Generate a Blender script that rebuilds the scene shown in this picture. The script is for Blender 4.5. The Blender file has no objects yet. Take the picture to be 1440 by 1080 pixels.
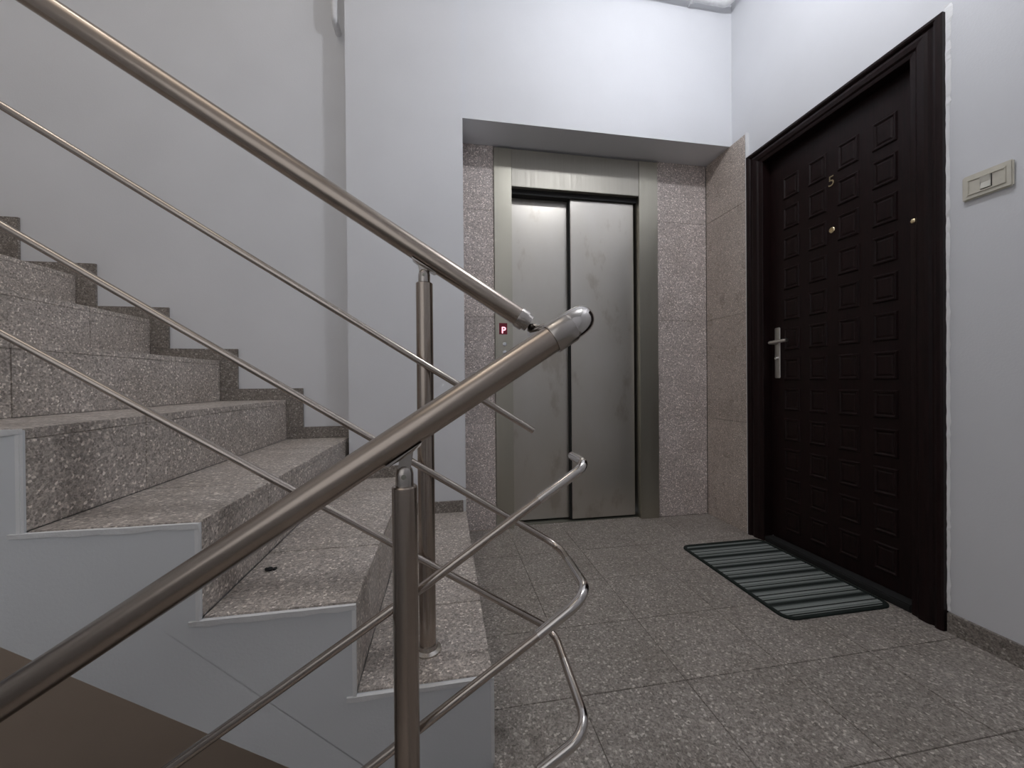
import bpy, bmesh, math, random
from mathutils import Vector, Matrix
random.seed(7)
S = bpy.context.scene
COL = S.collection

# ------------------------------------------------------------------ camera
cam_d = bpy.data.cameras.new('camera'); cam = bpy.data.objects.new('camera', cam_d); COL.objects.link(cam)
cam_d.sensor_fit = 'HORIZONTAL'; cam_d.sensor_width = 36.0; cam_d.lens = 541.0/1440.0*36.0
cam_d.clip_start = 0.02
yaw, roll, pitch = math.radians(9.84), 0.0087, math.radians(-0.3)
F = Vector((math.sin(yaw)*math.cos(pitch), math.cos(yaw)*math.cos(pitch), math.sin(pitch)))
R = Vector((math.cos(yaw), -math.sin(yaw), 0.0)); U = R.cross(F)
Rr = (R*math.cos(roll) - U*math.sin(roll)); Ur = (U*math.cos(roll) + R*math.sin(roll))
m = Matrix((Rr, Ur, -F)).transposed().to_4x4(); m.translation = Vector((0, 0, 0.86))
cam.matrix_world = m
S.camera = cam

# ------------------------------------------------------------------ world, exposure
w = bpy.data.worlds.new('world'); S.world = w; w.use_nodes = True
w.node_tree.nodes['Background'].inputs[0].default_value = (0.8, 0.85, 1.0, 1)
w.node_tree.nodes['Background'].inputs[1].default_value = 0.3
S.view_settings.view_transform = 'Standard'; S.view_settings.look = 'None'
S.view_settings.gamma = 1.0; S.view_settings.use_curve_mapping = False
S.view_settings.exposure = 0.0
LAMP_STRENGTH = 295.0       # bulb hanging over the landing
LAMP_COLOUR = (0.93, 0.945, 1.0)
STAIR_STRENGTH = 12.0      # unseen lamp added on the stairwell ceiling as fill
STAIR_COLOUR = (1.0, 0.95, 0.88)

def area(name, loc, rot, sx, sy, power, col):
    l = bpy.data.lights.new(name, 'AREA'); l.shape = 'RECTANGLE'; l.size = sx; l.size_y = sy; l.energy = power; l.color = col
    o = bpy.data.objects.new(name, l); COL.objects.link(o); o.location = loc; o.rotation_euler = rot; return o
area('stairwell_fill', (-1.6, 0.35, 4.6), (0, 0, 0), 2.4, 1.6, 14.0, (1.0, 0.90, 0.80))  # added overhead fill that lifts the ambient light of the stairwell
area('stair_side_fill', (-1.3, -0.70, 1.5), (math.radians(90), 0, 0), 2.0, 1.6, 5.5, (0.97, 0.98, 1.0))  # added fill for the stair side face, no window stands here

# ------------------------------------------------------------------ material helpers
def mat(name):
    mt = bpy.data.materials.new(name); mt.use_nodes = True
    nt = mt.node_tree; b = nt.nodes['Principled BSDF']
    return mt, nt, b
def N(nt, t, **kw):
    n = nt.nodes.new(t)
    for k, v in kw.items(): setattr(n, k, v)
    return n
def pos(nt): return N(nt, 'ShaderNodeNewGeometry').outputs['Position']
def ramp(nt, fac, stops, interp='LINEAR'):
    r = N(nt, 'ShaderNodeValToRGB'); r.color_ramp.interpolation = interp
    e = r.color_ramp.elements
    while len(e) < len(stops): e.new(0.5)
    for el, (p, c) in zip(e, stops):
        el.position = p; el.color = (*c, 1) if len(c) == 3 else c
    nt.links.new(fac, r.inputs[0]); return r.outputs[0]
def mixc(nt, a, b, fac, blend='MIX'):
    mx = N(nt, 'ShaderNodeMix', data_type='RGBA', blend_type=blend)
    for s, v in ((6, a), (7, b), (0, fac)):
        if hasattr(v, 'links') or hasattr(v, 'is_linked'): nt.links.new(v, mx.inputs[s])
        elif isinstance(v, (int, float)): mx.inputs[s].default_value = v
        else: mx.inputs[s].default_value = (*v, 1)
    return mx.outputs[2]
def noise(nt, scale, detail=3, vec=None, rough=0.5):
    n = N(nt, 'ShaderNodeTexNoise'); n.inputs['Scale'].default_value = scale; n.inputs['Detail'].default_value = detail
    n.inputs['Roughness'].default_value = rough
    nt.links.new(vec if vec is not None else pos(nt), n.inputs['Vector']); return n.outputs['Fac']
def bump(nt, b, h, strength, dist=0.001):
    bp = N(nt, 'ShaderNodeBump'); bp.inputs['Strength'].default_value = strength; bp.inputs['Distance'].default_value = dist
    nt.links.new(h, bp.inputs['Height']); nt.links.new(bp.outputs[0], b.inputs['Normal'])

def paint(name, c, var=0.03, rough=0.6, bmp=0.25):
    mt, nt, b = mat(name)
    n = noise(nt, 2.2, 4)
    d = tuple(max(0, x*(1-var*2)) for x in c)
    nt.links.new(ramp(nt, n, [(0.3, d), (0.7, c)]), b.inputs['Base Color'])
    b.inputs['Roughness'].default_value = rough
    bump(nt, b, noise(nt, 160, 3), bmp, 0.0015)
    return mt
def terrazzo(name, tint=(1, 1, 1), scale=1.0, rough=0.38):
    mt, nt, b = mat(name)
    p = pos(nt)
    v1 = N(nt, 'ShaderNodeTexVoronoi'); v1.inputs['Scale'].default_value = 180*scale; nt.links.new(p, v1.inputs['Vector'])
    sp = N(nt, 'ShaderNodeSeparateColor'); nt.links.new(v1.outputs['Color'], sp.inputs[0])
    base = ramp(nt, sp.outputs[0], [(0.0, (0.095, 0.086, 0.08)), (0.35, (0.205, 0.190, 0.180)), (0.7, (0.285, 0.268, 0.256)), (0.9, (0.38, 0.355, 0.34)), (1.0, (0.75, 0.73, 0.71))])
    v2 = N(nt, 'ShaderNodeTexVoronoi'); v2.inputs['Scale'].default_value = 340*scale; nt.links.new(p, v2.inputs['Vector'])
    sp2 = N(nt, 'ShaderNodeSeparateColor'); nt.links.new(v2.outputs['Color'], sp2.inputs[0])
    fine = ramp(nt, sp2.outputs[1], [(0.0, (0.085, 0.078, 0.073)), (0.5, (0.22, 0.205, 0.195)), (1.0, (0.36, 0.33, 0.31))])
    c = mixc(nt, base, fine, 0.45)
    big = ramp(nt, noise(nt, 5, 4), [(0.3, (0.88, 0.86, 0.84)), (0.7, (1.06, 1.05, 1.05))])
    c = mixc(nt, c, big, 1.0, 'MULTIPLY')
    oi = N(nt, 'ShaderNodeObjectInfo')
    rv = ramp(nt, oi.outputs['Random'], [(0.0, (0.93, 0.93, 0.93)), (1.0, (1.05, 1.05, 1.05))])
    c = mixc(nt, c, rv, 1.0, 'MULTIPLY')
    c = mixc(nt, c, tint, 1.0, 'MULTIPLY')
    nt.links.new(c, b.inputs['Base Color'])
    rr = ramp(nt, noise(nt, 14, 3), [(0.3, (rough-0.06,)*3), (0.7, (rough+0.1,)*3)])
    nt.links.new(rr, b.inputs['Roughness'])
    return mt
def metal(name, c, rough, var=0.05, brushed=None, metallic=1.0):
    mt, nt, b = mat(name)
    b.inputs['Metallic'].default_value = metallic
    b.inputs['Base Color'].default_value = (*c, 1)
    if brushed:
        mp = N(nt, 'ShaderNodeMapping'); mp.inputs['Scale'].default_value = brushed
        nt.links.new(pos(nt), mp.inputs['Vector'])
        n = noise(nt, 8, 4, mp.outputs[0])
        rr = ramp(nt, n, [(0.3, (rough-var,)*3), (0.7, (rough+var,)*3)])
        nt.links.new(rr, b.inputs['Roughness'])
        bump(nt, b, n, 0.06, 0.0005)
    else:
        b.inputs['Roughness'].default_value = rough
    return mt
def plain(name, c, rough=0.5, metallic=0.0):
    mt, nt, b = mat(name)
    n = noise(nt, 60, 3)
    nt.links.new(ramp(nt, n, [(0.3, tuple(x*0.92 for x in c)), (0.7, c)]), b.inputs['Base Color'])
    b.inputs['Roughness'].default_value = rough; b.inputs['Metallic'].default_value = metallic
    return mt
def emit(name, c, s):
    mt, nt, b = mat(name)
    b.inputs['Base Color'].default_value = (*c, 1)
    b.inputs['Emission Color'].default_value = (*c, 1); b.inputs['Emission Strength'].default_value = s
    return mt

M = {}
M['wall'] = paint('white_wall_paint', (0.74, 0.75, 0.775))
M['stringer'] = paint('stair_side_paint', (0.66, 0.675, 0.69), 0.03)
M['plaster_edge'] = paint('plaster_edge', (0.80, 0.80, 0.80), 0.08, 0.7, 0.8)
M['lower'] = paint('lower_wall_shade_tint', (0.70, 0.56, 0.44), 0.04)  # warm tint of the shade is put into this wall colour
M['filler'] = paint('filler_white', (0.92, 0.92, 0.92), 0.02, 0.7, 0.8)
M['ceiling'] = paint('ceiling_paint', (0.80, 0.80, 0.80))
M['terrazzo'] = terrazzo('terrazzo', (1.28, 1.25, 1.19))
M['stair_stone'] = terrazzo('stair_terrazzo', (2.0, 1.95, 1.87))
M['cladding'] = terrazzo('wall_granite', (2.4, 2.3, 2.28), 1.1, 0.34)
M['cladding_side'] = terrazzo('side_granite_dim', (2.0, 1.88, 1.76), 1.7, 0.3)  # finer stone, tint also lowered for the dimmer light on this side
M['skirting'] = terrazzo('skirting_stone', (1.0, 0.97, 0.92))
M['grout'] = plain('dark_grout', (0.13, 0.12, 0.11), 0.9)
M['rail'] = metal('satin_rail_steel', (0.40, 0.345, 0.30), 0.27, 0.01)
M['bar'] = metal('satin_bar_steel', (0.46, 0.41, 0.37), 0.22, 0.01)
M['elbow'] = metal('polished_elbow_steel', (0.60, 0.57, 0.545), 0.13, 0.01)
M['fitting'] = metal('cast_fitting_steel', (0.46, 0.43, 0.40), 0.25, 0.02)
M['header'] = metal('lift_header_steel', (0.44, 0.42, 0.37), 0.52, 0.05, (14, 14, 0.4))
M['chrome'] = metal('polished_steel', (0.70, 0.69, 0.70), 0.10, 0.03)
M['lift_frame'] = metal('lift_frame_steel', (0.48, 0.46, 0.39), 0.42, 0.05, (14, 14, 0.4))
M['dark'] = plain('black_gap', (0.01, 0.01, 0.01), 0.8)
M['sill'] = metal('sill_alloy', (0.30, 0.30, 0.26), 0.5)
M['gold'] = metal('polished_brass', (0.80, 0.66, 0.42), 0.22)
M['plate'] = metal('handle_nickel', (0.62, 0.60, 0.58), 0.3)
M['ivory'] = plain('ivory_plastic', (0.66, 0.63, 0.54), 0.35)
M['ivory_light'] = plain('ivory_rocker', (0.74, 0.72, 0.64), 0.3)
M['pipe'] = plain('white_pipe_enamel', (0.76, 0.76, 0.77), 0.4)
M['mat_edge'] = plain('mat_border_fabric', (0.005, 0.011, 0.008), 0.9)
M['globe'] = emit('lamp_glass', LAMP_COLOUR, LAMP_STRENGTH)
M['globe2'] = emit('stair_fill_glass', STAIR_COLOUR, STAIR_STRENGTH)
M['display'] = emit('display_red', (0.10, 0.002, 0.012), 0.3)
M['glyph'] = emit('display_pink', (1.0, 0.55, 0.65), 1.3)
# lift door steel with smudges
def lift_panel():
    mt, nt, b = mat('lift_door_steel')
    b.inputs['Metallic'].default_value = 0.9
    mp = N(nt, 'ShaderNodeMapping'); mp.inputs['Scale'].default_value = (1.6, 1.6, 0.8)
    nt.links.new(pos(nt), mp.inputs['Vector'])
    n = noise(nt, 3.2, 5, mp.outputs[0], 0.6)
    nt.links.new(ramp(nt, n, [(0.32, (0.48, 0.44, 0.38)), (0.40, (0.58, 0.55, 0.495)), (0.75, (0.61, 0.585, 0.54))]), b.inputs['Base Color'])
    mp2 = N(nt, 'ShaderNodeMapping'); mp2.inputs['Scale'].default_value = (60, 60, 1.2)
    nt.links.new(pos(nt), mp2.inputs['Vector'])
    n2 = noise(nt, 6, 4, mp2.outputs[0])
    nt.links.new(ramp(nt, n2, [(0.3, (0.29,)*3), (0.7, (0.38,)*3)]), b.inputs['Roughness'])
    bump(nt, b, n2, 0.05, 0.0005)
    return mt
M['lift_panel'] = lift_panel()
def door_wood():
    mt, nt, b = mat('dark_door_veneer')
    mp = N(nt, 'ShaderNodeMapping'); mp.inputs['Scale'].default_value = (30, 30, 2)
    nt.links.new(pos(nt), mp.inputs['Vector'])
    n = noise(nt, 5, 4, mp.outputs[0])
    nt.links.new(ramp(nt, n, [(0.3, (0.007, 0.003, 0.003)), (0.7, (0.015, 0.006, 0.006))]), b.inputs['Base Color'])
    b.inputs['Roughness'].default_value = 0.42; b.inputs['Specular IOR Level'].default_value = 0.2
    return mt
M['wood'] = door_wood()
def mat_fabric():
    mt, nt, b = mat('striped_mat_fabric')
    sx = N(nt, 'ShaderNodeSeparateXYZ'); nt.links.new(N(nt, 'ShaderNodeTexCoord').outputs['Object'], sx.inputs[0])
    d = N(nt, 'ShaderNodeMath', operation='DIVIDE'); nt.links.new(sx.outputs['Y'], d.inputs[0]); d.inputs[1].default_value = 0.099
    a = N(nt, 'ShaderNodeMath', operation='ADD'); nt.links.new(d.outputs[0], a.inputs[0]); a.inputs[1].default_value = 20.0
    fr = N(nt, 'ShaderNodeMath', operation='FRACT'); nt.links.new(a.outputs[0], fr.inputs[0])
    g, k, dk = (0.24, 0.26, 0.245), (0.004, 0.007, 0.006), (0.022, 0.03, 0.026)
    c = ramp(nt, fr.outputs[0], [(0.0, k), (0.05, k), (0.07, g), (0.17, (0.13, 0.15, 0.14)), (0.19, (0.33, 0.35, 0.335)), (0.30, g), (0.32, k), (0.36, k),
                                 (0.38, g), (0.52, (0.22, 0.24, 0.23)), (0.64, dk), (0.72, k), (0.80, dk), (0.90, (0.19, 0.21, 0.2)), (0.97, g), (1.0, k)])
    c = mixc(nt, c, ramp(nt, noise(nt, 900, 2), [(0.3, (0.7,)*3), (0.7, (1.15,)*3)]), 1.0, 'MULTIPLY')
    nt.links.new(c, b.inputs['Base Color']); b.inputs['Roughness'].default_value = 0.95
    return mt
M['mat_fabric'] = mat_fabric()

# ------------------------------------------------------------------ geometry helpers
def link(name, bm, m_, parent=None, smooth=False, loc=None):
    me = bpy.data.meshes.new(name)
    bmesh.ops.recalc_face_normals(bm, faces=bm.faces[:])
    bm.to_mesh(me); bm.free()
    for x in (m_ if isinstance(m_, (list, tuple)) else [m_]): me.materials.append(x)
    if smooth:
        for p in me.polygons: p.use_smooth = True
        try: me.set_sharp_from_angle(angle=math.radians(38))
        except Exception: pass
    o = bpy.data.objects.new(name, me); COL.objects.link(o)
    if parent is not None: o.parent = parent
    if loc is not None: o.location = loc
    return o
def box(bm, x0, x1, y0, y1, z0, z1, bev=0.0, mi=0):
    vs = [bm.verts.new((x, y, z)) for z in (z0, z1) for y in (y0, y1) for x in (x0, x1)]
    fs = []
    for q in ((0, 2, 3, 1), (4, 5, 7, 6), (0, 1, 5, 4), (2, 6, 7, 3), (0, 4, 6, 2), (1, 3, 7, 5)):
        f = bm.faces.new([vs[i] for i in q]); f.material_index = mi; fs.append(f)
    if bev > 0:
        es = list({e for f in fs for e in f.edges})
        bmesh.ops.bevel(bm, geom=es, offset=bev, segments=2, affect='EDGES', clamp_overlap=True)
def bxo(name, m_, parent, x0, x1, y0, y1, z0, z1, bev=0.0, smooth=False):
    bm = bmesh.new(); box(bm, x0, x1, y0, y1, z0, z1, bev); return link(name, bm, m_, parent, smooth)
def prism(bm, pts, axis, a, b):
    """polygon pts extruded along axis ('x','y','z') from a to b"""
    def P(p, t):
        return {'y': (p[0], t, p[1]), 'x': (t, p[0], p[1]), 'z': (p[0], p[1], t)}[axis]
    A = [bm.verts.new(P(p, a)) for p in pts]; B = [bm.verts.new(P(p, b)) for p in pts]
    bm.faces.new(A); bm.faces.new(B[::-1])
    n = len(pts)
    for i in range(n): bm.faces.new((A[i], A[(i+1) % n], B[(i+1) % n], B[i]))
def fillet(pts, rad, seg=10):
    pts = [Vector(p) for p in pts]; out = [pts[0]]
    for i in range(1, len(pts)-1):
        r = rad if not isinstance(rad, (list, tuple)) else rad[i-1]
        p, a, b = pts[i], (pts[i-1]-pts[i]), (pts[i+1]-pts[i])
        la, lb = a.length, b.length; a.normalize(); b.normalize()
        ang = a.angle(b)
        if r <= 0 or ang > math.pi-0.02: out.append(p); continue
        t = min(r/math.tan(ang/2), la*0.49 if i > 1 else la*0.98, lb*0.49 if i < len(pts)-2 else lb*0.98)
        rr = t*math.tan(ang/2)
        c = p + (a+b).normalized()*(rr/math.sin(ang/2))
        s, e = p+a*t-c, p+b*t-c
        th = s.angle(e)
        for k in range(seg+1):
            f = k/seg
            out.append(c + (s*math.sin((1-f)*th) + e*math.sin(f*th))/math.sin(th))
    out.append(pts[-1]); return out
def tube(bm, path, r, n=20, cap=True, radii=None):
    path = [Vector(p) for p in path]
    t0 = (path[1]-path[0]).normalized()
    up = Vector((0, 0, 1)) if abs(t0.z) < 0.9 else Vector((1, 0, 0))
    u = t0.cross(up).normalized(); prev = t0; rings = []
    for i, p in enumerate(path):
        t = (path[min(i+1, len(path)-1)] - path[max(i-1, 0)]).normalized()
        q = prev.rotation_difference(t); u = q @ u; u = (u - t*u.dot(t)).normalized(); prev = t
        v = t.cross(u)
        rad = radii[i] if radii else r
        rings.append([bm.verts.new(p + (u*math.cos(2*math.pi*k/n) + v*math.sin(2*math.pi*k/n))*rad) for k in range(n)])
    for a, b in zip(rings, rings[1:]):
        for k in range(n): bm.faces.new((a[k], a[(k+1) % n], b[(k+1) % n], b[k]))
    if cap: bm.faces.new(rings[0][::-1]); bm.faces.new(rings[-1])
def tubo(name, path, r, m_, parent=None, n=20, radii=None):
    bm = bmesh.new(); tube(bm, path, r, n, True, radii); return link(name, bm, m_, parent, True)
def lathe(bm, c, axis, prof, n=24):
    """prof: list of (dist along axis, radius)"""
    c = Vector(c); axis = Vector(axis).normalized()
    tube(bm, [c + axis*d for d, r in prof], 1, n, True, [max(r, 1e-4) for d, r in prof])
def lath(name, c, axis, prof, m_, parent=None, n=24):
    # rings must stay perpendicular to the axis: straight path
    bm = bmesh.new()
    c = Vector(c); axis = Vector(axis).normalized()
    up = Vector((0, 0, 1)) if abs(axis.z) < 0.9 else Vector((1, 0, 0))
    u = axis.cross(up).normalized(); v = axis.cross(u)
    rings = [[bm.verts.new(c + axis*d + (u*math.cos(2*math.pi*k/n)+v*math.sin(2*math.pi*k/n))*max(r, 1e-4)) for k in range(n)] for d, r in prof]
    for a, b in zip(rings, rings[1:]):
        for k in range(n): bm.faces.new((a[k], a[(k+1) % n], b[(k+1) % n], b[k]))
    bm.faces.new(rings[0][::-1]); bm.faces.new(rings[-1])
    return link(name, bm, m_, parent, True)
def empty(name, loc=(0, 0, 0)):
    o = bpy.data.objects.new(name, None); COL.objects.link(o); o.location = loc; o.empty_display_size = 0.1; return o
def thing(o, label, cat, group=None):
    o['label'] = label; o['category'] = cat
    if group: o['group'] = group
    return o
def struct(o, label=None):
    o['kind'] = 'structure'
    if label: o['label'] = label
    return o
def text_mesh(ch, size, depth, name, m_, parent, matrix, bold=False):
    cu = bpy.data.curves.new('tmp', 'FONT'); cu.body = ch; cu.size = size; cu.extrude = depth; cu.align_x = 'CENTER'; cu.align_y = 'CENTER'
    if bold: cu.offset = size*0.02
    to = bpy.data.objects.new('tmp', cu); COL.objects.link(to)
    dg = bpy.context.evaluated_depsgraph_get(); dg.update()
    me = bpy.data.meshes.new_from_object(to.evaluated_get(dg))
    bpy.data.objects.remove(to)
    me.materials.clear(); me.materials.append(m_); me.transform(matrix); me.name = name
    o = bpy.data.objects.new(name, me); COL.objects.link(o); o.parent = parent; return o

# ------------------------------------------------------------------ measures
RISE, GO, X0 = 0.195, 0.294, 0.10       # first riser stands at X0, flight climbs to -X
YE, YB, YC = 0.862, 2.09, 2.00          # stair side face, stair back wall, column front
YW, YL = 2.23, 2.02                     # lift wall, front of the beam over it
XR, XL = 1.68, -3.4                     # right wall, far left wall
YF = -0.75                              # wall behind the camera
ZS = 2.235                              # soffit over the lift
ZC, ZC2, ZB = 3.25, 4.7, -3.12

# ------------------------------------------------------------------ walls, ceiling, floor
bm = bmesh.new(); box(bm, XL, -0.40, YB, YB+0.2, 0.0, ZC2)
struct(link('wall_stairs', bm, [M['wall']]), 'smooth white wall behind the rising flight of steps')
struct(bxo('wall_lower', M['lower'], None, XL, 0.5, YB, YB+0.2, ZB, -0.001), 'wall below the rising flight, warm shade tinted into its colour')
struct(bxo('wall_left', M['wall'], None, XL-0.2, XL, YF, YB, ZB, ZC2))
struct(bxo('wall_front', M['wall'], None, XL, XR+0.2, YF-0.2, YF, ZB, ZC2))
struct(bxo('wall_column', M['wall'], None, -0.47, X0, YC, YB+0.4, -0.3, ZC, 0.002), 'plain white pier between the steps and the lift')
bm = bmesh.new()
box(bm, X0, XR, YL, YW+0.3, ZS, ZC)
struct(link('wall_over_lift', bm, M['wall']), 'bright white wall and soffit above the lift recess')
# lift wall with the opening
LX0, LX1 = 0.289, 1.318
wb = struct(empty('wall_back'), 'wall around the lift, faced with speckled stone panels')
bm = bmesh.new(); box(bm, X0, LX0, YW+0.02, YW+0.3, 0, ZS); box(bm, LX1, XR+0.2, YW+0.02, YW+0.3, 0, ZS)
link('wall_core', bm, M['grout'], wb)
def panel_piece(parent, x0, x1, y0, y1, z0, z1, m_='cladding', name='granite_panel', g=0.0006, bev=0.0008):
    ax = [(x0, x1), (y0, y1), (z0, z1)]; thin = min(range(3), key=lambda i: ax[i][1]-ax[i][0])
    a = [(p+g, q-g) if i != thin else (p, q) for i, (p, q) in enumerate(ax)]
    return bxo(name, M[m_], parent, *a[0], *a[1], *a[2], bev)
zj = [0.0, 0.62, 1.24, 1.86, ZS]
for z0, z1 in zip(zj, zj[1:]):
    panel_piece(wb, X0, LX0-0.001, YW, YW+0.02, z0, z1)
    panel_piece(wb, LX1+0.004, XR-0.018, YW, YW+0.02, z0, z1)
# right wall with the door opening
DY0, DY1, DZ = 1.033, 1.892, 2.095      # casing outer edges
wr = struct(empty('wall_right'), 'white right-hand wall that carries the dark flat door')
bm = bmesh.new()
box(bm, XR, XR+0.25, YF, DY0+0.05, -0.3, ZC)
box(bm, XR, XR+0.25, DY1-0.05, YW+0.3, -0.3, ZC)
box(bm, XR, XR+0.25, DY0+0.05, DY1-0.05, DZ-0.05, ZC)
box(bm, XR, XR+0.25, DY0+0.05, DY1-0.05, -0.3, 0.0)
link('wall_core', bm, M['wall'], wr)
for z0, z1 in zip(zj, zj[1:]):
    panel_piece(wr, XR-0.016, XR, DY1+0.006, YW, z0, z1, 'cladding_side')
bxo('plaster_strip', M['plaster_edge'], wr, XR-0.019, XR, DY1+0.0005, DY1+0.006, 0.0, ZS+0.002)
# ceilings
struct(bxo('ceiling', M['ceiling'], None, X0-0.2, XR+0.2, YF, YW+0.3, ZC, ZC+0.15))
bm = bmesh.new(); box(bm, XL, X0, YF, YB, ZC2, ZC2+0.15); box(bm, X0-0.2, X0-0.05, YF, YB, ZC+0.15, ZC2)
struct(link('ceiling_stairwell', bm, M['ceiling']))
# landing floor: slab and tiles
fl = struct(empty('floor'), 'landing floor of square speckled stone tiles')
bm = bmesh.new(); box(bm, X0+0.002, XR, YF, YE-0.002, -0.2, -0.016); box(bm, X0+0.012, XR+0.2, YE-0.002, YW+0.12, -0.2, -0.016)
link('slab', bm, [M['grout']], fl)
bxo('slab_edge', M['stringer'], fl, X0, X0+0.012, YF, YE-0.012, -0.21, -0.0162)
tx = [X0, 0.355, 0.673, 0.991, 1.309, XR]
ty = [YF] + [1.0-0.29*k for k in range(5, -1, -1)] + [1.29, 1.58, 1.87, YW-0.002]
for i, (a, b) in enumerate(zip(tx, tx[1:])):
    for c, d in zip(ty, ty[1:]):
        g = 0.0007
        o = bxo('tile', M['terrazzo'], fl, a+(g if i else 0), b-g, c+g, d-g, -0.0158, random.uniform(-0.0003, 0.0003), 0.0009)
# tile strip that runs under the lift sill
bxo('tile', M['terrazzo'], fl, LX0, LX1, YW-0.002, YW+0.028, -0.0158, 0.0, 0.0006)
struct(bxo('floor_lower', M['terrazzo'], None, XL, XR, YF, YB, ZB-0.1, ZB))
bx_ = struct(bxo('wall_under_landing', M['lower'], None, 0.35, 0.5, YF, YB, ZB, -0.21))
# skirting
struct(bxo('baseboard_right', M['skirting'], None, XR-0.013, XR, YF, DY0-0.003, 0.0, 0.067, 0.0015), 'low dark stone skirting right of the flat door')
struct(bxo('baseboard_column', M['skirting'], None, X0-GO+0.002, X0-0.014, YC-0.012, YC, RISE, RISE+0.058, 0.001), 'low dark stone skirting at the foot of the white pier')
bxo_ = struct(bxo('trim_column', M['plaster_edge'], None, X0-0.014, X0, YC-0.007, YC, RISE, RISE+0.062))

# ------------------------------------------------------------------ staircase going up
st = thing(empty('staircase', (0, 0, 0)), 'speckled stone flight climbing left from the landing behind the railing', 'stairs')
NS = 9
YS = YE+0.010
def soff(x): return 0.12 - (RISE/GO)*(x+0.395)
prof = [(X0, -0.21), (X0, RISE-0.003)]
for k in range(1, NS):
    x = X0-GO*k; prof += [(x+0.0, RISE*k-0.003), (x+0.0, RISE*(k+1)-0.003)]
xe = X0-GO*NS
prof += [(XL, RISE*NS-0.003), (XL, RISE*NS-0.2), (xe-0.1, soff(xe-0.0)), ((0.12+0.21)/(RISE/GO)-0.395, -0.21)]
bm = bmesh.new(); prism(bm, prof, 'y', YE, YS)
link('side_face', bm, M['stringer'], st)
core = [(X0-0.02 if abs(x-X0) < 1e-6 else x, z) for x, z in prof]
core = [(x-0.02 if 2 <= i < 2+2*(NS-1) else x, z-0.018 if 1 <= i <= 2*NS else z) for i, (x, z) in enumerate(prof)]
core[0] = (X0-0.02, -0.21); core[1] = (X0-0.02, RISE-0.021)
bm = bmesh.new(); prism(bm, core, 'y', YS, YB-0.001)
link('core', bm, M['stringer'], st)
yj = [YS, 1.17, 1.77, YB]
for k in range(1, NS+1):
    xa, z = X0-GO*(k-1), RISE*k                       # front of step k
    xb = X0-GO*k if k < NS else XL
    for c, d in zip(yj, yj[1:]):
        if k == 1 and d == YB: d = YC
        g = 0.0008
        bxo('tread_slab', M['stair_stone'], st, xb+(0.0005 if k < NS else 0), xa-0.0005, c+(g if c > YS else 0), d-g, z-0.02, z, 0.0015)
        dd = d
        bxo('riser_slab', M['stair_stone'], st, xa-0.0195, xa-0.0004, c+(g if c > YS else 0), dd-g, z-RISE+0.0006, z-0.0206, 0.001)
    # plaster lips along the side of each step
    bm = bmesh.new(); nseg = 9
    x1 = xa+0.002
    x2 = xb-0.018 if k < NS else xb
    pts = []
    for s in range(nseg+1):
        x = x1+(x2-x1)*s/nseg
        pts.append((x, z+0.0005-random.uniform(0, 0.0012), z-0.010-random.uniform(-0.002, 0.0035)))
    A = [bm.verts.new((x, YE-0.0045-random.uniform(0, 0.0012), t)) for x, t, b in pts]
    B = [bm.verts.new((x, YE-0.0035, b)) for x, t, b in pts]
    C_ = [bm.verts.new((x, YE+0.003, t)) for x, t, b in pts]; D_ = [bm.verts.new((x, YE+0.003, b)) for x, t, b in pts]
    for i in range(nseg):
        bm.faces.new((A[i], A[i+1], B[i+1], B[i])); bm.faces.new((A[i], C_[i], C_[i+1], A[i+1])); bm.faces.new((B[i], B[i+1], D_[i+1], D_[i]))
    bm.faces.new((A[0], B[0], D_[0], C_[0])); bm.faces.new((A[-1], C_[-1], D_[-1], B[-1]))
    link('plaster_lip', bm, M['plaster_edge'], st)
    bm = bmesh.new(); box(bm, xa-0.006, xa+0.0022, YE-0.003, YE+0.004, z-RISE, z-0.01, 0.001)
    link('plaster_lip', bm, M['plaster_edge'], st)
# stepped stone skirting on the wall behind
SK = 0.058
for k in range(3, NS+1):
    xa = X0-GO*(k-1); xb = X0-GO*k; z = RISE*k
    hi = xa if k > 3 else -0.47
    # horizontal piece above tread k and upright piece in front of riser k
    bxo('skirting_slab', M['skirting'], st, (xb+0.0005 if k < NS else XL), min(hi+0.078, -0.47), YB-0.012, YB, z, z+SK, 0.001)
    if k < NS: bxo('skirting_slab', M['skirting'], st, xb+0.0005, xb+0.078, YB-0.012, YB, z+SK+0.0006, z+RISE-0.0006, 0.001)
bxo('skirting_slab', M['skirting'], st, X0-GO*2+0.0005, -0.472, YC-0.0, YB, 2*RISE, 2*RISE+SK, 0.001)
bxo('skirting_slab', M['skirting'], st, -0.47, X0-GO-0.001, YC-0.012, YC-0.0005, 2*RISE, 2*RISE+SK, 0.001)
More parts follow.
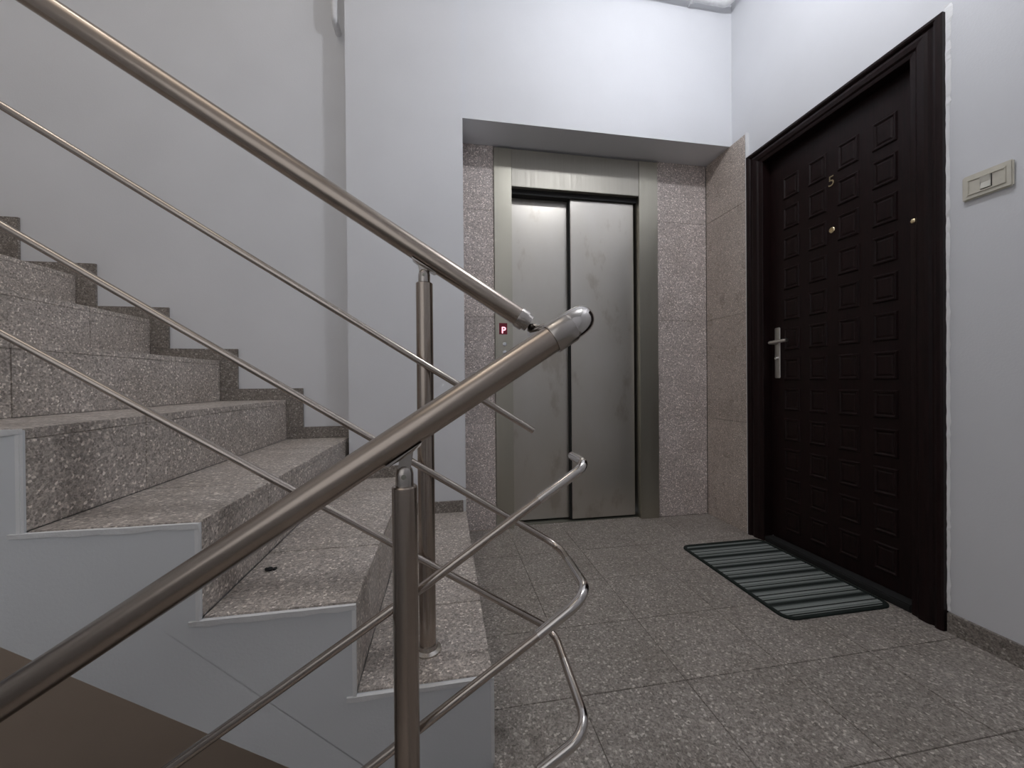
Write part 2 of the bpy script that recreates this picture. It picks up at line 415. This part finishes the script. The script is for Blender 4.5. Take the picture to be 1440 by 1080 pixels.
# upper half landing support is part of the last tread; flight going down
sd = thing(empty('lower_staircase', (0, 0, 0)), 'speckled stone flight going down left under the near handrail', 'stairs')
YD = 0.76
for k in range(1, 10):
    xa = X0-GO*(k-1); z = -RISE*k; xb = X0-GO*k if k < 9 else XL
    bxo('tread_slab', M['stair_stone'], sd, xb+0.02, xa, YF+0.002, YD, z-0.02, z, 0.0015)
    bxo('riser_slab', M['stair_stone'], sd, xa-0.0, xa+0.018, YF, YD, z+0.0006, z+RISE-0.0206, 0.001) if k > 1 else None
pr = [(X0-0.0, -0.21), (X0-0.0, -RISE-0.02)]
pr = [(X0+0.02, -0.22), (X0+0.02, -RISE*1-0.021)]
for k in range(1, 9):
    x = X0-GO*k; pr += [(x+0.0, -RISE*k-0.021), (x+0.0, -RISE*(k+1)-0.021)]
pr += [(XL, -RISE*9-0.021), (XL, -RISE*9-0.2), (X0-GO*8-0.1, -RISE*9-0.2), (X0+0.02, -0.5)]
bm = bmesh.new(); prism(bm, pr, 'y', YF+0.002, YD)
link('core', bm, M['stringer'], sd)

# ------------------------------------------------------------------ lift entrance
lf = thing(empty('elevator_entrance', (0.79, YW, 0)), 'grey steel two-panel lift door set in a speckled stone recess', 'elevator')
O = Vector(lf.location)
def lb(name, m_, x0, x1, y0, y1, z0, z1, bev=0.0015, par=None):
    bm = bmesh.new(); box(bm, x0-O.x, x1-O.x, y0-O.y, y1-O.y, z0, z1, bev); return link(name, bm, M[m_], par or lf)
OX0, OX1, OZ = 0.392, 1.194, 2.006
lb('jamb', 'lift_frame', LX0, OX0, YW-0.012, YW+0.10, 0.0, ZS-0.012)
lb('jamb', 'lift_frame', OX1, LX1, YW-0.012, YW+0.10, 0.0, ZS-0.012)
lb('header', 'header', OX0+0.001, OX1-0.001, YW-0.009, YW+0.10, OZ, ZS-0.012)
lb('sliding_panel', 'lift_panel', OX0-0.01, 0.80, YW+0.075, YW+0.095, 0.012, OZ+0.06, 0.003)
lb('sliding_panel', 'lift_panel', 0.765, OX1-0.014, YW+0.038, YW+0.058, 0.012, OZ+0.06, 0.003)
lb('panel_gap_strip', 'dark', 0.756, 0.7645, YW+0.040, YW+0.092, 0.012, OZ+0.05, 0)['label'] = 'black strip in the gap between the two panels'  # black strip set along the gap between the panels
lb('header_gap_strip', 'dark', OX0-0.01, OX1+0.001, YW+0.022, YW+0.072, OZ-0.030, OZ+0.06, 0)['label'] = 'black strip for the dark gap above the sliding panels'  # black strip added to draw the shade under the header
bm = bmesh.new(); box(bm, OX0-O.x, OX1-O.x, YW+0.028-O.y, YW+0.13-O.y, -0.0158, 0.003, 0.0005)
sl = link('sill', bm, M['sill'], lf)
lb('shaft_backing', 'dark', LX0, LX1, YW+0.16, YW+0.18, 0.0, ZS, 0)
cp = lb('call_panel', 'lift_frame', 0.297, 0.366, YW-0.0155, YW-0.012, 0.955, 1.27, 0.001)
cp['label'] = 'slim brushed steel call panel with a red display'
yp = YW-0.0155
dsp = lb('display', 'display', 0.311, 0.359, yp-0.001, yp+0.001, 1.137, 1.203, 0.0004, None); dsp.parent = cp
dsp['label'] = 'small dark red display showing P'
mtx = Matrix.Translation((0.337-O.x, yp-0.0016-O.y, 1.160)) @ Matrix.Rotation(math.pi/2, 4, 'X')
text_mesh('P', 0.052, 0.0004, 'display_letter', M['glyph'], cp, mtx, True)
for zz in (1.080, 1.033):
    b_ = lath('call_button', (0.343-O.x, yp-O.y, zz), (0, -1, 0), [(0, 0.012), (0.002, 0.012), (0.003, 0.010), (0.003, 0.008), (0.0045, 0.0075), (0.005, 0.003)], M['chrome'], cp, 20)

# ------------------------------------------------------------------ flat door
dr = struct(empty('door_1', (XR, 1.46, 0)), 'dark brown flat door number 5 with rows of raised squares')
DO = Vector(dr.location)
prof = [(0, 0), (0, .020), (.006, .024), (.016, .025), (.024, .021), (.028, .014), (.033, .014), (.040, .020), (.050, .022), (.072, .019), (.080, .013), (.088, .012), (.098, .010), (.100, .006), (.100, -.045)]
def casing():
    bm = bmesh.new(); rings = []
    for i in range(4):
        ring = []
        for u, v in prof:
            y = (DY0+u) if i < 2 else (DY1-u)
            z = 0.0 if i in (0, 3) else DZ-u*0.78
            ring.append(bm.verts.new((-v, y-DO.y, z)))
        rings.append(ring)
    for a, b in zip(rings, rings[1:]):
        for k in range(len(prof)-1): bm.faces.new((a[k], a[k+1], b[k+1], b[k]))
    return link('casing', bm, M['wood'], dr)
casing()
XF = XR+0.040
bm = bmesh.new(); box(bm, XF-DO.x, XF+0.045-DO.x, DY0+0.1-DO.y, DY1-0.1-DO.y, 0.03, DZ-0.078, 0.001)
leaf = link('door_leaf', bm, M['wood'], dr)
# raised square panels
def square_mesh():
    bm = bmesh.new()
    hw, hh = 0.045, 0.056
    loops = [(0, 0.0), (0.004, 0.0055), (0.009, 0.0055), (0.0135, 0.0012), (0.017, 0.0012), (0.022, 0.0035)]
    rings = []
    for ins, ht in loops:
        rings.append([bm.verts.new((-ht, sy*(hw-ins), sz*(hh-ins))) for sy, sz in ((-1, -1), (1, -1), (1, 1), (-1, 1))])
    for a, b in zip(rings, rings[1:]):
        for k in range(4): bm.faces.new((a[k], a[(k+1) % 4], b[(k+1) % 4], b[k]))
    bm.faces.new(rings[-1])
    return bm
sq = None
for j in range(12):
    for i, y in enumerate((1.250, 1.390, 1.529, 1.667)):
        z = 1.834-0.1535*j
        if sq is None:
            sq = link('raised_square', square_mesh(), M['wood'], leaf); o = sq
        else:
            o = sq.copy(); COL.objects.link(o); o.parent = leaf
        o.location = (XF-0.0002-DO.x, y-DO.y, z)
mtx = Matrix.Translation((XF-0.002-DO.x, 1.461-DO.y, 1.748)) @ Matrix.Rotation(-math.pi/2, 4, 'Z') @ Matrix.Rotation(math.pi/2, 4, 'X')
n5 = text_mesh('5', 0.066, 0.0015, 'door_number', M['gold'], dr, mtx)
n5['label'] = 'small brass number 5'
lath('peephole', (XF-DO.x, 1.46-DO.y, 1.53), (-1, 0, 0), [(0, 0.0135), (0.003, 0.0135), (0.005, 0.011), (0.005, 0.006), (0.003, 0.005)], M['gold'], dr)['label'] = 'round brass peephole'
lath('bell_button', (XR-0.009-DO.x, 1.122-DO.y, 1.428), (-1, 0, 0), [(0, 0.0095), (0.004, 0.009), (0.007, 0.006), (0.008, 0.002)], M['gold'], dr)['label'] = 'tiny round brass stud'
hd = bxo('handle_plate', M['plate'], dr, XF-0.007-DO.x, XF-DO.x, 1.731-DO.y, 1.765-DO.y, 0.868, 1.132, 0.003, True)
hd['label'] = 'tall narrow nickel handle plate'
tubo('lever', fillet([(XF-0.006-DO.x, 1.75-DO.y, 1.052), (XF-0.055-DO.x, 1.75-DO.y, 1.052), (XF-0.055-DO.x, 1.642-DO.y, 1.056)], 0.012), 0.0085, M['plate'], hd, 14)
lath('lock_cylinder', (XF-0.006-DO.x, 1.748-DO.y, 0.972), (-1, 0, 0), [(0, 0.009), (0.008, 0.009), (0.010, 0.007)], M['chrome'], hd, 16)
bxo('threshold', M['dark'], dr, -0.010, 0.085, DY0+0.101-DO.y, DY1-0.101-DO.y, 0.0, 0.028, 0.004, True)['label'] = 'low dark doorstep strip'
# ragged white filler beside the casing
bm = bmesh.new(); L = []
zz = 0.07
while zz < DZ+0.02:
    wd = 0.006+random.uniform(-0.002, 0.003)+(0.004 if zz > 1.78 else 0)
    if zz > DZ-0.035: wd = 0.016
    L.append((zz, wd)); zz += random.uniform(0.012, 0.03)
L.append((DZ+0.022, 0.012))
fr = [bm.verts.new((-0.007-random.uniform(0, 0.003), DY0+0.002-DO.y, z)) for z, w_ in L]
ed = [bm.verts.new((-0.0005, DY0-w_-DO.y, z)) for z, w_ in L]
bk = [bm.verts.new((0.0, DY0+0.002-DO.y, z)) for z, w_ in L]
for i in range(len(L)-1):
    bm.faces.new((fr[i], fr[i+1], ed[i+1], ed[i])); bm.faces.new((bk[i], bk[i+1], fr[i+1], fr[i]))
link('filler_strip', bm, M['filler'], dr)['label'] = 'ragged white plaster filler'

# ------------------------------------------------------------------ light switch
sw = thing(empty('light_switch', (XR, 0.933, 1.473)), 'ivory plastic light switch on the white wall right of the door', 'switch')
bxo('cover_plate', M['ivory'], sw, -0.010, 0, -0.058, 0.058, -0.040, 0.040, 0.004, True)
bm = bmesh.new()
box(bm, -0.0125, -0.0095, -0.044, 0.044, 0.020, 0.025, 0.0008); box(bm, -0.0125, -0.0095, -0.044, 0.044, -0.025, -0.020, 0.0008)
box(bm, -0.0125, -0.0095, 0.040, 0.044, -0.020, 0.020, 0.0008); box(bm, -0.0125, -0.0095, -0.044, -0.040, -0.020, 0.020, 0.0008)
link('insert_frame', bm, M['ivory'], sw)
bxo('rocker_surround', M['dark'], sw, -0.0108, -0.0098, -0.0135, 0.0135, -0.0195, 0.0195)
bm = bmesh.new(); prism(bm, [(-0.010, -0.018), (-0.0145, -0.018), (-0.0125, 0.0), (-0.017, 0.018), (-0.010, 0.018)], 'y', -0.0115, 0.0115)
link('rocker', bm, M['ivory_light'], sw)

# ------------------------------------------------------------------ door mat
mt_ = thing(empty('door_mat', (1.425, 1.493, 0.0)), 'grey striped ribbed mat with dark green border before the flat door', 'mat')
def rrect(hx, hy, r, n=8):
    out = []
    for cx, cy, a0 in ((hx-r, hy-r, 0), (-hx+r, hy-r, 90), (-hx+r, -hy+r, 180), (hx-r, -hy+r, 270)):
        for k in range(n+1):
            a = math.radians(a0+90*k/n); out.append((cx+r*math.cos(a), cy+r*math.sin(a)))
    return out
HX, HY = 0.236, 0.318
bm = bmesh.new()
rings = []
for ins, z in ((0, 0.0005), (0.0, 0.005), (0.003, 0.0075), (0.013, 0.0075), (0.016, 0.005), (0.016, 0.0005)):
    rings.append([bm.verts.new((x, y, z)) for x, y in rrect(HX-ins, HY-ins, 0.045-ins*0.8)])
n = len(rings[0])
for a, b in zip(rings, rings[1:]):
    for k in range(n): bm.faces.new((a[k], a[(k+1) % n], b[(k+1) % n], b[k]))
link('border', bm, M['mat_edge'], mt_, True)
bm = bmesh.new()
poly = rrect(HX-0.0155, HY-0.0155, 0.03)
ys = []
y = -HY+0.016
while y < HY-0.0155:
    ys.append(y); y += 0.0031
prev = None
for i, y in enumerate(ys):
    ay = abs(y); r = 0.031; hx = HX-0.0155
    over = ay-(HY-0.0155-r)
    if over > 0: hx = hx-r+math.sqrt(max(0, r*r-over*over))
    z = 0.0056 if i % 2 else 0.0040
    cur = (bm.verts.new((-hx, y, z)), bm.verts.new((hx, y, z)))
    if prev: bm.faces.new((prev[0], prev[1], cur[1], cur[0]))
    prev = cur
link('ribbed_field', bm, M['mat_fabric'], mt_)

# ------------------------------------------------------------------ railing
rl = thing(empty('stair_railing', (0, 0, 0)), 'satin steel stair railing with two sloping handrails joined by an elbow', 'railing')
Y1, Y2 = 0.977, 0.658
def rail1(x): return 1.177-0.628*(x+0.049)
def rail2(x): return 0.934+0.644*(x-0.184)
RR = 0.0245
h1 = tubo('handrail', [(-2.35, Y1, rail1(-2.35)), (0.205, Y1, rail1(0.205))], RR, M['rail'], rl, 32)
h2 = tubo('handrail', [(0.188, Y2, rail2(0.188)), (-2.5, Y2, rail2(-2.5))], RR, M['rail'], rl, 32)
d2 = Vector((1, 0, 0.644)).normalized(); d1 = Vector((1, 0, -0.628)).normalized()
# polished elbow with its collars
pe = Vector((0.188, Y2, rail2(0.188)))
c2 = pe + d2*0.060
zt = c2.z+0.004
el = tubo('elbow', fillet([pe+d2*0.02, c2+d2*0.012, (c2.x+0.012, Y1-0.09, zt+0.004), (c2.x-0.006, Y1-0.002, zt+0.006), (0.238, Y1, rail1(0.228))], [0.034, 0.06, 0.028], 14), 0.0258, M['elbow'], rl, 32)
el['label'] = 'polished elbow that turns the handrail back'
lath('collar', pe-d2*0.004, d2, [(0, 0.0245), (0.0, 0.0268), (0.002, 0.0278), (0.040, 0.0278), (0.043, 0.0268), (0.043, 0.0245)], M['fitting'], rl, 32)['label'] = 'sleeve at the end of the near handrail'
e1 = Vector((0.205, Y1, rail1(0.205)))
lath('collar', e1-d1*0.022, d1, [(0, 0.0245), (0.0, 0.0265), (0.003, 0.0272), (0.022, 0.0272), (0.0225, 0.0225), (0.034, 0.0225)], M['fitting'], rl, 32)['label'] = 'loose sleeve at the end of the far handrail'
# posts
def post(x, yb, z0, ztop, slope, rad, zr):
    ax = (0, 0, 1)
    p = lath('post', (x, yb, z0), ax, [(0, rad), (ztop-z0-0.002, rad), (ztop-z0, rad-0.002)], M['rail'], rl, 32)
    lath('base_flange', (x, yb, z0), ax, [(0, rad+0.013), (0.004, rad+0.0125), (0.008, rad+0.004), (0.018, rad+0.003), (0.018, rad)], M['fitting'], p, 28)
    lath('top_pin', (x, yb, ztop), ax, [(0, 0.0145), (0.020, 0.0145), (0.028, 0.0125), (0.033, 0.008), (0.036, 0.002)], M['fitting'], p, 24)
    # saddle under the handrail, tilted with it
    s = Vector((1, 0, slope)).normalized(); nrm = Vector((-slope, 0, 1)).normalized()
    bm = bmesh.new()
    c = Vector((x, yb, zr - (RR-0.0012)*math.sqrt(1+slope*slope)))
    def q(a, n_): return c + s*a + nrm*n_
    half = [(q(-0.034, 0), 0.013), (q(-0.030, -0.004), 0.013), (q(-0.013, -0.006), 0.008), (c + Vector((-0.010, 0, -0.027)), 0.007),
            (c + Vector((0.010, 0, -0.027)), 0.007), (q(0.013, -0.006), 0.008), (q(0.030, -0.004), 0.013), (q(0.034, 0), 0.013)]
    A = [bm.verts.new(p_ - Vector((0, b, 0))) for p_, b in half]; B = [bm.verts.new(p_ + Vector((0, b, 0))) for p_, b in half]
    bm.faces.new(A); bm.faces.new(B[::-1])
    for i in range(len(half)): j = (i+1) % len(half); bm.faces.new((A[i], A[j], B[j], B[i]))
    link('saddle', bm, M['fitting'], p, True)
    lath('hinge_screw', (x, yb-0.0125, ztop+0.017), (0, -1, 0), [(0, 0.0045), (0.002, 0.004), (0.0025, 0.001)], M['sill'], p, 12)
    return p
post(-0.049, Y1, RISE, 1.107, -0.628, 0.0205, rail1(-0.049))
post(-0.068, Y2, -RISE, 0.690, 0.644, 0.0205, rail2(-0.068))
# slim bars on the well side of the posts
YA, YBr = 0.948, 0.688
BR, SR = 0.0080, 0.0092
def ln(p, s, x): return p[1]+s*(x-p[0])
barA = [(-2.35, YA, 1.087-0.630*(-2.35+0.3385)), (0.218, YA, 1.087-0.630*(0.218+0.3385))]
tubo('bar', barA, BR, M['bar'], rl, 16)['label'] = 'top bar ending open before the lift'
sB = lambda x: 0.865-0.642*(x+0.382)
sC = lambda x: 0.725-0.645*(x+0.51)
sD = lambda x: 0.5095+0.630*(x+0.032) if x < -0.032 else 0.5095+0.668*(x+0.032)
sE = lambda x: 0.260+0.640*(x+0.044)
sF = lambda x: 0.2015+0.635*(x-0.258)
tubo('bar', [(-2.35, YA, sB(-2.35)), (0.20, YA, sB(0.20))], BR, M['bar'], rl, 16)
tubo('bar', [(-2.35, YA, sC(-2.35)), (0.19, YA, sC(0.19))], BR, M['bar'], rl, 16)
tubo('bar', [(-2.5, YBr, sD(-2.5)), (-0.032, YBr, sD(-0.032)), (0.17, YBr, sD(0.17))], BR, M['bar'], rl, 16)
tubo('bar', [(-2.5, YBr, sE(-2.5)), (0.17, YBr, sE(0.17))], BR, M['bar'], rl, 16)
tubo('bar', [(-2.5, YBr, sF(-2.5)), (0.17, YBr, sF(0.17))], BR, M['bar'], rl, 16)
tubo('bar_elbow', fillet([(0.168, YBr, sD(0.168)), (0.262, YBr, sD(0.262)-0.002), (0.262, 0.775, 0.7035)], 0.030), SR, M['elbow'], rl, 20)['label'] = 'polished bar bend with an open end'
def turn(a, b, c, d, f=0.40):
    b, c = Vector(b), Vector(c); mid = b.lerp(c, f)
    tubo('bar_elbow', fillet([a, b, mid], 0.045), 0.0086, M['bar'], rl, 20)
    tubo('bar_elbow', fillet([b.lerp(c, f-0.03), c, d], 0.045), 0.0098, M['elbow'], rl, 20)
turn((0.185, YA, sB(0.185)), (0.283, YA, sB(0.283)), (0.263, YBr-0.004, 0.462), (0.165, YBr, sE(0.165)))
turn((0.185, YA, sC(0.185)), (0.268, YA, sC(0.268)), (0.260, YBr-0.004, 0.203), (0.165, YBr, sF(0.165)))
for x, ypost, yb, fs in ((-0.049, Y1, YA, (lambda x: ln((-0.3385, 1.087), -0.63, x), sB, sC)), (-0.068, Y2, YBr, (sD, sE, sF))):
    for f in fs:
        sgn = 1 if yb > ypost else -1
        lath('bar_holder', (x, ypost+sgn*0.017, f(x)), (0, sgn, 0), [(0, 0.006), (0.012, 0.006)], M['chrome'], rl, 12)

# ------------------------------------------------------------------ pipes
zp = 3.02
pp = thing(empty('ceiling_pipe', (0, 0, 0)), 'white painted pipe high on the wall above the lift', 'pipe')
yp_ = YL-0.045
tubo('pipe_run', fillet([(0.10, yp_, zp+0.015), (1.60, yp_, zp), (1.635, yp_-0.02, zp+0.01), (1.645, 1.2, zp+0.03)], 0.03), 0.017, M['pipe'], pp, 16)
tubo('pipe_run', [(0.10, yp_-0.004, zp+0.062), (1.675, yp_-0.004, zp+0.047)], 0.010, M['pipe'], pp, 16)
for x in (0.45, 1.40):
    lath('clamp', (x, YL, zp-0.004), (0, -1, 0), [(0, 0.006), (0.028, 0.006), (0.030, 0.017), (0.060, 0.017), (0.062, 0.006), (0.070, 0.006)], M['pipe'], pp, 14)
vp = tubo('vertical_pipe', fillet([(-0.530, 2.03, 3.9), (-0.522, 2.03, 2.655), (-0.518, YB+0.01, 2.640)], 0.02), 0.0155, M['pipe'])
thing(vp, 'short white pipe end left of the pier near the ceiling', 'pipe')

# ------------------------------------------------------------------ debris on the second step
bm = bmesh.new()
for dx, dy, r in ((0, 0, 0.008), (0.010, 0.002, 0.006), (-0.008, 0.004, 0.005), (-0.013, 0.010, 0.003)):
    bmesh.ops.create_icosphere(bm, subdivisions=2, radius=r, matrix=Matrix.Translation((dx, dy, r*0.5)) @ Matrix.Diagonal((1, 1, 0.6, 1)))
for v in bm.verts: v.co += Vector([random.uniform(-0.001, 0.001) for _ in range(3)])
thing(link('dirt_crumb', bm, M['dark'], None, True, (-0.440, 1.058, 2*RISE)), 'small black crumb of dirt lying on the second step', 'dirt')

# ------------------------------------------------------------------ lamps (outside the picture), the stairwell one added as fill
wl = thing(empty('pendant_lamp', (1.0, 0.98, ZC)), 'white glass bulb hanging on a short cord over the landing', 'lamp')
lath('ceiling_rose', (0, 0, 0), (0, 0, -1), [(0, 0.045), (0.02, 0.04), (0.03, 0.01)], M['pipe'], wl)
lath('cord', (0, 0, -0.03), (0, 0, -1), [(0, 0.003), (0.24, 0.003)], M['pipe'], wl, 8)
lath('socket', (0, 0, -0.26), (0, 0, -1), [(0, 0.012), (0.01, 0.02), (0.05, 0.02)], M['pipe'], wl)
bm = bmesh.new(); bmesh.ops.create_uvsphere(bm, u_segments=20, v_segments=12, radius=0.05)
for v in bm.verts: v.co.z -= 0.355
link('globe', bm, M['globe'], wl, True)
cl = thing(empty('stair_fill_lamp', (-1.6, 0.9, ZC2)), 'unseen round glass lamp added on the stairwell ceiling as fill', 'lamp')
lath('lamp_base', (0, 0, 0), (0, 0, -1), [(0, 0.10), (0.02, 0.10)], M['pipe'], cl)
lath('globe', (0, 0, -0.02), (0, 0, -1), [(0, 0.13), (0.03, 0.15), (0.08, 0.12), (0.11, 0.05), (0.115, 0.005)], M['globe2'], cl)
